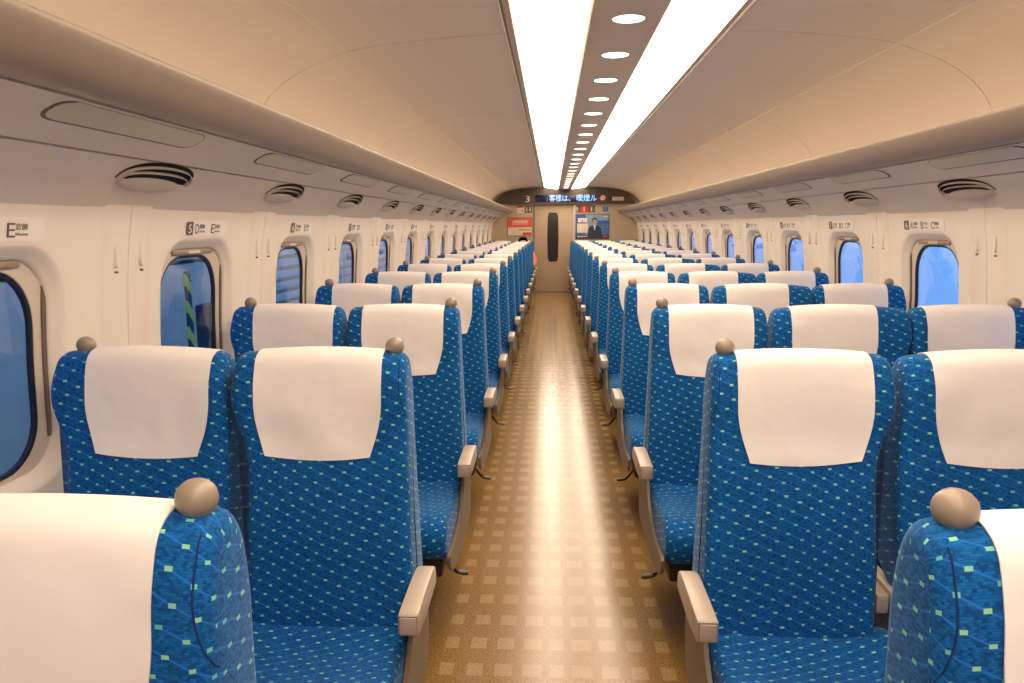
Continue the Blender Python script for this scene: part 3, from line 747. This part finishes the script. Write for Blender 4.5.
def end_fracs(hw, r, mid):
    """list of (xf, inset) across the width with rounded ends"""
    E_ = [(r*(1-math.cos(t)), r*(1-math.sin(t))) for t in [PI/2*i/5 for i in range(6)]]
    left = [(-1+dx/hw, ins) for dx, ins in E_]
    right = [(1-dx/hw, ins) for dx, ins in E_][::-1]
    m_ = [(-1+r/hw+(2-2*r/hw)*i/(mid+1), 0) for i in range(1, mid+1)]
    return left+m_+right
def backrest_me(sp):
    fr = end_fracs(sp.hw, .026, 13)
    cols = [[surf(sp, i, xf, ins) for i in range(len(BP))] for xf, ins in fr]
    return loft(cols, len(BP), [xf*sp.hw+sp.hw+.01*q for q, (xf, ins) in enumerate(fr)] if False else [xf*sp.hw-(ins if xf < 0 else -ins) for xf, ins in fr], BA, 'backrest')
CP = catmull([(-.095, .432), (-.20, .421), (-.32, .425), (-.43, .436), (-.505, .434), (-.552, .413), (-.570, .375), (-.562, .335), (-.535, .312), (-.48, .302), (-.3, .295), (-.10, .30)], 3, closed=True)
CN = normals(CP)
if CN[6][1] < 0 or CP[6][1] < .38: pass
if CN[3][1] < 0: CN = [(-a, -b) for a, b in CN]
CA = arc(CP)
def cushion_me(sp, sgn):
    hw = sp.hw-.004; fr = end_fracs(hw, .020, 9); cols = []
    for xf, ins in fr:
        col = []
        for i, (y, zz) in enumerate(CP):
            ny, nz = CN[i]
            if nz > .3: zz += .012*smooth01((abs(xf)-.45)/.4)-.004
            col.append(Vector((xf*hw, y-ny*ins, zz-nz*ins)))
        cols.append(col)
    return loft(cols, len(CP), [xf*hw-(ins if xf < 0 else -ins) for xf, ins in fr], CA, 'cushion')
def cover_me(sp, seed):
    rnd = random.Random(seed); nx = 19
    # profile indices from the cover's foot at the front, over the top, to its end behind
    ids = [i for i in range(len(BP)) if BP[i][1] > .80]
    f0 = min((i for i in ids if BP[i][0] < 0), key=lambda i: abs(BP[i][1]-.843)); b0 = min((i for i in ids if BP[i][0] > .03), key=lambda i: abs(BP[i][1]-.93))
    f0 = max(i for i in range(len(BP)) if BP[i][0] < -.03 and BP[i][1] <= .836 and i < 30)
    tf = f0+(.836-BP[f0][1])/(BP[f0+1][1]-BP[f0][1])
    ph = [rnd.uniform(0, 6.28) for _ in range(4)]; sag = rnd.uniform(.3, 1)*.009
    def pt(t, j, off):
        i0 = int(t); fr_ = t-i0; x = (j/(nx-1)*2-1)+0
        zz = BP[min(i0, len(BP)-1)][1]
        zt_ = BP[i0][1]+(BP[min(i0+1, len(BP)-1)][1]-BP[i0][1])*fr_; hwid = .153 if BP[i0][0] > -.03 else   .125+.028*math.sin(min(1, max(0, (zt_-.835)/.13))*PI/2)
        xl = x*hwid+sp.off; a = surf(sp, i0, xl/sp.width(1 if xl > 0 else -1, BP[i0][1]), 0); b = surf(sp, min(i0+1, len(BP)-1), xl/sp.width(1 if xl > 0 else -1, BP[i0+1][1]), 0)
        p = a.lerp(b, fr_)
        ny, nz = BN[i0]
        dz_ = max(0, 1.02-p.z)/.19
        wv = off+.0012*math.sin(x*5+ph[0]+p.z*22)*dz_+sag*dz_*(1-x*x)*math.sin(p.z*26+x*2.5+ph[1])*.5+.0035*dz_*(.5+.5*math.sin(x*3+ph[2]))
        wv = max(wv, off)
        p = p+Vector((0, ny*wv, nz*wv))
        return p
    rnd0 = 0
    rows = int(2*(b0-tf))+1
    V = []; F = []
    for off in (.0035, .0015):
        for r_ in range(rows+1):
            t = tf+(b0-.01-tf)*r_/rows
            if r_ == 0: pass
            for j in range(nx):
                p = pt(min(t, b0-.01), j, off)
                if r_ == 0: x = j/(nx-1)*2-1; p.z -= .010*(1-x*x)-.004*x*math.sin(ph[3])
                V.append(p)
    n1 = (rows+1)*nx
    for L_ in (0, 1):
        for r_ in range(rows):
            for j in range(nx-1):
                a = L_*n1+r_*nx+j; F.append((a, a+1, a+nx+1, a+nx))
    def edge(i, j): F.append((i, j, n1+j, n1+i))
    for j in range(nx-1): edge(j, j+1); edge(rows*nx+j, rows*nx+j+1)
    for r_ in range(rows): edge(r_*nx, (r_+1)*nx); edge(r_*nx+nx-1, (r_+1)*nx+nx-1)
    me = mesh_from('head_cover', V, F); me.polygons.foreach_set('use_smooth', [True]*len(me.polygons)); me.set_sharp_from_angle(angle=math.radians(60))
    return me
def lathe(name, prof, cx=0, cy=0, N=20):
    V = []; F = []
    for r, zz in prof: V += [(cx+r*math.cos(2*PI*k/N), cy+r*math.sin(2*PI*k/N), zz) for k in range(N)]
    for i in range(len(prof)-1): F += [(i*N+k, i*N+(k+1) % N, (i+1)*N+(k+1) % N, (i+1)*N+k) for k in range(N)]
    F += [tuple(range(N)), tuple(range((len(prof)-1)*N, len(prof)*N))]
    me = mesh_from(name, V, F); me.polygons.foreach_set('use_smooth', [True]*len(me.polygons)); return me
knob_prof = [(.0185, 1.035), (.0178, 1.062), (.0175, 1.070)]+[(.0226*math.cos(t), 1.0890+.0215*math.sin(t)) for t in [math.radians(a) for a in (-50, -38, -25, -10, 5, 20, 35, 50, 65, 78, 86)]]
def armrest_me(x0, x1, y0, y1, zt, th):
    poly = [(y0, zt-th*.95), (y0, zt-.004), (y0+.004, zt), (y0+.12, zt+.004), (y1-.05, zt+.004), (y1-.01, zt-.003), (y1, zt-.02), (y1, zt-th), (y0+.10, zt-th*1.15), (y0+.01, zt-th)]
    V = [(x, p[0], p[1]) for x in (x0, x1) for p in poly]; n = len(poly)
    me = mesh_from('armrest', V, [tuple(range(n)), tuple(range(2*n-1, n-1, -1))]+[(i, (i+1) % n, n+(i+1) % n, n+i) for i in range(n)])
    bm = bmesh.new(); bm.from_mesh(me); bmesh.ops.bevel(bm, geom=[e for e in bm.edges if e.calc_face_angle(0) > .5], offset=.005, segments=2, affect='EDGES', profile=.5); bm.to_mesh(me); bm.free()
    me.polygons.foreach_set('use_smooth', [True]*len(me.polygons)); me.set_sharp_from_angle(angle=math.radians(40)); return me
def make_seat(sp, aisle, knob_x, inner):
    """aisle: -1/+1 = local side of the aisle, 0 none; inner: local sides (list) where a shared armrest stands in the gap"""
    parts = []
    r = empty('train_seat')
    parts.append(link('backrest', backrest_me(sp), 'fabric', r, smooth=True))
    parts.append(link('seat_cushion', cushion_me(sp, aisle), 'fabric', r, smooth=True))
    parts.append(link('head_cover', cover_me(sp, 1), 'cloth', r))
    if knob_x is not None: 
        me = lathe('grab_knob', knob_prof, knob_x, -.002); parts.append(link('grab_knob', me, 'knob', r))
    hw = sp.hw
    if aisle:                                       # sewn seam between front panel and side panel
        fi = [i for i in range(len(BP)) if BP[i][0] < -.03 and BP[i][1] > .50]
        fi.sort(key=lambda i: -BP[i][1]); pts = []
        for i in fi:
            zt_ = BP[i][1]; q = smooth01((1.0-zt_)/.15); rr_ = .026
            if q < .45:
                xa = .93+.07*q/.45; dx_ = (1-xa)*sp.hw
                pts.append(surf(sp, i, aisle*xa, rr_*(1-math.sin(math.acos(max(-1, 1-dx_/rr_))))-.0002 if dx_ < rr_ else 0))
            else:
                w_ = sp.width(aisle, zt_); pts.append(Vector((aisle*(w_+.0002), BP[i][0]+rr_-.006+.045*(q-.45)/.55, zt_)))
        parts.append(tube('seam', pts, .0012, 'stitch', r, 6))
    parts.append(box('under_frame', -hw+.03, hw-.03, -.48, .03, .22, .300, 'metal', r, .01))
    parts.append(box('leg', -.045, .045, -.30, -.06, .0, .222, 'metal', r, .01))
    if aisle:
        s = aisle; x0, x1 = sorted((s*.223, s*.268))
        am = link('armrest', armrest_me(x0, x1, -.300, -.045, .556, .052), 'arm', r); parts.append(am)
        cp = box('end_cap', x0+.004, x1-.004, -.3040, -.290, .510, .550, 'armd', am, .003)
        box('cap_gap', x0+.0028, x1-.0028, -.3012, -.295, .5085, .5515, 'track', am)
        sp_ = [(-.14, .500), (-.06, .500), (.028, .45), (.03, .30), (-.02, .255), (-.30, .240), (-.50, .262), (-.562, .295), (-.577, .325), (-.560, .345), (-.50, .340), (-.40, .340), (-.28, .365), (-.20, .42)]
        a_, b_ = sorted((s*(hw+.001), s*(hw+.012)))
        parts.append(prism('side_panel', catmull(sp_, 2, True), 'x', a_, b_, 'side', r, smooth=True))
        px = s*(hw-.02)
        pd = tube('foot_pedal', [(px-s*.03, -.36, .24), (px-s*.02, -.33, .21), (px, -.30, .17), (px+s*.015, -.285, .15), (px+s*.04, -.28, .145)], [.006, .006, .006, .007, .009], 'metal', r); parts.append(pd)
        tube('pedal_pad', [(px+s*.015, -.286, .152), (px+s*.04, -.282, .146), (px+s*.055, -.281, .145)], [.008, .0105, .008], 'chrome', pd)
    for s in inner:
        x0, x1 = sorted((s*(hw-.027), s*(hw+.002)))
        parts.append(link('armrest', armrest_me(x0, x1, -.085, .16, .515, .05), 'arm', r))
    return r
def copy_tree(o, parent=None):
    c = o.copy(); C.objects.link(c); c.parent = parent
    for ch in o.children:
        d = ch.copy(); C.objects.link(d); d.parent = c; d.matrix_parent_inverse = ch.matrix_parent_inverse
        for g2 in ch.children:
            e = g2.copy(); C.objects.link(e); e.parent = d; e.matrix_parent_inverse = g2.matrix_parent_inverse
    return c
SPECS = {
    'D': (Spec(.2210, .045, None, -.004), 1, .171, [-1], -.549),
    'E': (Spec(.2170, .045, -.008, .031), 0, -.150, [], -.998),
    'C': (Spec(.2180, None, .045, .007), -1, -.165, [1], .5755),
    'B': (Spec(.2490, -.008, .045, -.032), 0, None, [-1, 1], 1.0550),
    'A': (Spec(.2240, -.008, .030, -.026), 0, .153, [], 1.5270)}
WHERE = {'D': 'aisle seat on the left side', 'E': 'window seat on the left side', 'C': 'aisle seat on the right side', 'B': 'middle seat of the right-hand three', 'A': 'window seat on the right side'}
for key, (sp, ai, kx, inn, cx) in SPECS.items():
    proto = make_seat(sp, ai, kx, inn)
    covers = [bpy.data.meshes[[c_.data.name for c_ in proto.children if c_.name.startswith('head_cover')][0]]]
    for q in range(2, 6):
        me = cover_me(sp, q*7+ord(key)); me.materials.append(M['cloth']); covers.append(me)
    for k in range(15):
        s = proto if k == 0 else copy_tree(proto)
        s.location = (cx, .762+BAY*k, 0)
        for ch in s.children:
            if ch.name.startswith('head_cover'): ch.data = covers[(k*3+ord(key)) % 5]
        row = 'in the row nearest the camera' if k == 0 else ('in the last row by the end wall' if k == 14 else 'in the %s row from the camera' % ordinal(k))
        if key == 'D' and k == 14: lab = 'blue aisle seat on the left side in the last row, with a person in it'
        else: lab = 'blue %s, %s' % (WHERE[key], row)
        tag(s, lab, 'seat', 'blue train seats with white head covers')

# ------------------------------------------------------------------ the person in the last row
def skin_mesh(name, verts, edges, radii, root, m, parent, lv=2):
    me = bpy.data.meshes.new(name); me.from_pydata(verts, edges, [])
    o = bpy.data.objects.new(name+'_src', me); C.objects.link(o)
    md = o.modifiers.new('s', 'SKIN'); sv = me.skin_vertices[0].data
    for i, r in enumerate(radii): sv[i].radius = (r, r) if not isinstance(r, tuple) else r
    for i in range(len(verts)): sv[i].use_root = (i == root)
    md.use_smooth_shade = True
    s2 = o.modifiers.new('u', 'SUBSURF'); s2.levels = lv; s2.render_levels = lv
    dg = bpy.context.evaluated_depsgraph_get(); dg.update()
    m2 = bpy.data.meshes.new_from_object(o.evaluated_get(dg)); bpy.data.objects.remove(o)
    m2.name = name; m2.materials.clear(); out = link(name, m2, m, parent, smooth=True); return out
per = empty('person', (-.560, .762+BAY*14-.385, 0)); tag(per, 'dark-haired person in a pink-red jacket sitting in the last row at left', 'person')
# local frame: y toward the backrest is +, the person faces the camera (-y)
V = [(0, .10, .50), (0, .12, .66), (0, .13, .80), (0, .125, .885), (0, .115, .945), (0, .10, 1.00), (0, .095, 1.06), (0, .10, 1.105),
     (.16, .12, .865), (.225, .07, .70), (.19, -.10, .585), (.10, -.17, .56),
     (-.16, .12, .865), (-.205, .07, .69), (-.17, -.10, .56), (-.08, -.17, .55),
     (.09, .02, .485), (.10, -.34, .485), (.11, -.36, .09), (.11, -.46, .045),
     (-.09, .02, .485), (-.10, -.34, .485), (-.11, -.36, .09), (-.11, -.46, .045)]
Ed = [(0, 1), (1, 2), (2, 3), (3, 4), (4, 5), (5, 6), (6, 7), (3, 8), (8, 9), (9, 10), (10, 11), (3, 12), (12, 13), (13, 14), (14, 15), (0, 16), (16, 17), (17, 18), (18, 19), (0, 20), (20, 21), (21, 22), (22, 23)]
Rr = [.09, .10, .10, .08, .05, .055, .072, .060, .05, .043, .035, .025, .05, .043, .035, .025, .065, .055, .038, .03, .065, .055, .038, .03]
skin_mesh('body', V, Ed, Rr, 0, 'skin', per)
skin_mesh('jacket', V[:4]+V[8:11]+V[12:15], [(0, 1), (1, 2), (2, 3), (3, 4), (4, 5), (5, 6), (3, 7), (7, 8), (8, 9)], [.105, .115, .12, .085, .068, .062, .05, .068, .062, .05], 0, 'jacket', per)
skin_mesh('trousers', [V[0]]+V[16:19]+V[20:23], [(0, 1), (1, 2), (2, 3), (0, 4), (4, 5), (5, 6)], [.10, .078, .066, .052, .078, .066, .052], 0, 'trousers', per)
for s in (-1, 1):
    box('shoe', s*.11-.042, s*.11+.042, -.52, -.31, .0, .075, 'shoe', per, .025, 3)
    bm = bmesh.new(); bmesh.ops.create_uvsphere(bm, u_segments=10, v_segments=8, radius=.009)
    for v in bm.verts: v.co += Vector((s*.027, .026, 1.052))
    me = bpy.data.meshes.new('eye'); bm.to_mesh(me); bm.free(); link('eye', me, 'eye', per, smooth=True)
    # hand: palm with five bent fingers resting on the lap
    px, py, pz = s*.09, -.19, .565
    HV = [(px, py+.03, pz), (px-s*.01, py-.03, pz)]; HE = [(0, 1)]; HR = [(.022, .016), (.026, .013)]
    for f in range(4):
        fx_ = px-s*.01+(f-1.5)*.017; L_ = (.055, .065, .062, .048)[f]
        b0 = len(HV); HV += [(fx_, py-.045, pz+.002), (fx_, py-.045-L_*.55, pz-.004), (fx_, py-.045-L_, pz-.022)]; HE += [(1, b0), (b0, b0+1), (b0+1, b0+2)]; HR += [.009, .008, .0065]
    b0 = len(HV); HV += [(px-s*.035, py-.01, pz), (px-s*.052, py-.04, pz-.008)]; HE += [(0, b0), (b0, b0+1)]; HR += [.011, .008]
    skin_mesh('hand', HV, HE, HR, 0, 'skin', per, 1)
me = mesh_from('nose', [(-.011, .030, 1.028), (.011, .030, 1.028), (0, .012, 1.026), (0, .028, 1.056), (0, .034, 1.022)], [(0, 2, 3), (2, 1, 3), (0, 4, 2), (4, 1, 2)]); link('nose', me, 'skin', per, smooth=True)
box('mouth', -.020, .020, .026, .034, 1.000, 1.008, 'lipskin', per, .003)
# hair: a cap open over the face
bm = bmesh.new(); bmesh.ops.create_uvsphere(bm, u_segments=28, v_segments=20, radius=1)
kill = []
for v in bm.verts:
    x, y, zz = v.co
    v.co = Vector((x*.088, .112+y*.098, 1.062+zz*.100))
    if (y < -.18 and zz < .80 and abs(x) < .78) or zz < -.75: kill.append(v)
bmesh.ops.delete(bm, geom=kill, context='VERTS')
me = bpy.data.meshes.new('hair'); bm.to_mesh(me); bm.free(); hr = link('hair', me, 'hair', per, smooth=True)
sd = hr.modifiers.new('t', 'SOLIDIFY'); sd.thickness = .012; sd.offset = 1

# ------------------------------------------------------------------ outside the windows
gr = box('platform_ground', -9, -2.0, -8, 40, -.6, -.35, 'ground'); tag(gr, kind='structure')
pw = empty('platform_wall', (-3.6, 10, 0)); tag(pw, 'blue-grey panelled platform wall seen through the left windows', 'wall'); pi_ = Matrix.Translation(-pw.location)
def pb(*a, **k): o = box(*a, **k); o.matrix_parent_inverse = pi_; return o
y = -4
while y < 7.4:
    pb('panel', -3.66, -3.6, y+.01, y+1.99, -.35, 1.02, 'gwall', pw, bev=.008)
    pb('panel', -3.66, -3.6, y+.01, y+1.99, 1.06, 2.1, 'gwall', pw, bev=.008)
    y += 2.0
pb('backing', -3.72, -3.67, -4, 8, -.35, 2.1, 'gasket', pw)
pb('top_rail', -3.70, -3.55, -4, 8, 2.1, 2.2, 'gwall2', pw, bev=.01)
for k in range(6):                                  # pale louvred panels further down the platform
    for j in range(9):
        pb('slat', -3.9, -3.84, 10.2+1.9*k, 12.0+1.9*k, -.30+.16*j, -.20+.16*j, 'gwall2', pw, bev=.006)
pb('backing', -3.98, -3.92, 10.1, 21.7, -.35, 1.12, 'gwall', pw)
hz = empty('hazard_post', (-3.0, 6.15, -.35)); tag(hz, 'yellow and black striped post outside the second left window', 'post'); hi = Matrix.Translation(-hz.location)
o = box('post_core', -3.02, -3.0, 6.105, 6.195, -.35, 1.02, 'navy', hz, bev=.006); o.matrix_parent_inverse = hi
for j in range(6):
    z0 = -.30+.22*j
    o = prism('yellow_stripe', [(6.103, z0+.10), (6.197, z0), (6.197, z0+.10), (6.103, z0+.20)], 'x', -3.023, -2.997, 'yellow', hz); o.matrix_parent_inverse = hi
pbx = box('control_box', -3.05, -2.9, 6.32, 6.62, -.35, .72, 'navy', bev=.02); tag(pbx, 'dark control cabinet beside the striped post on the platform', 'cabinet')
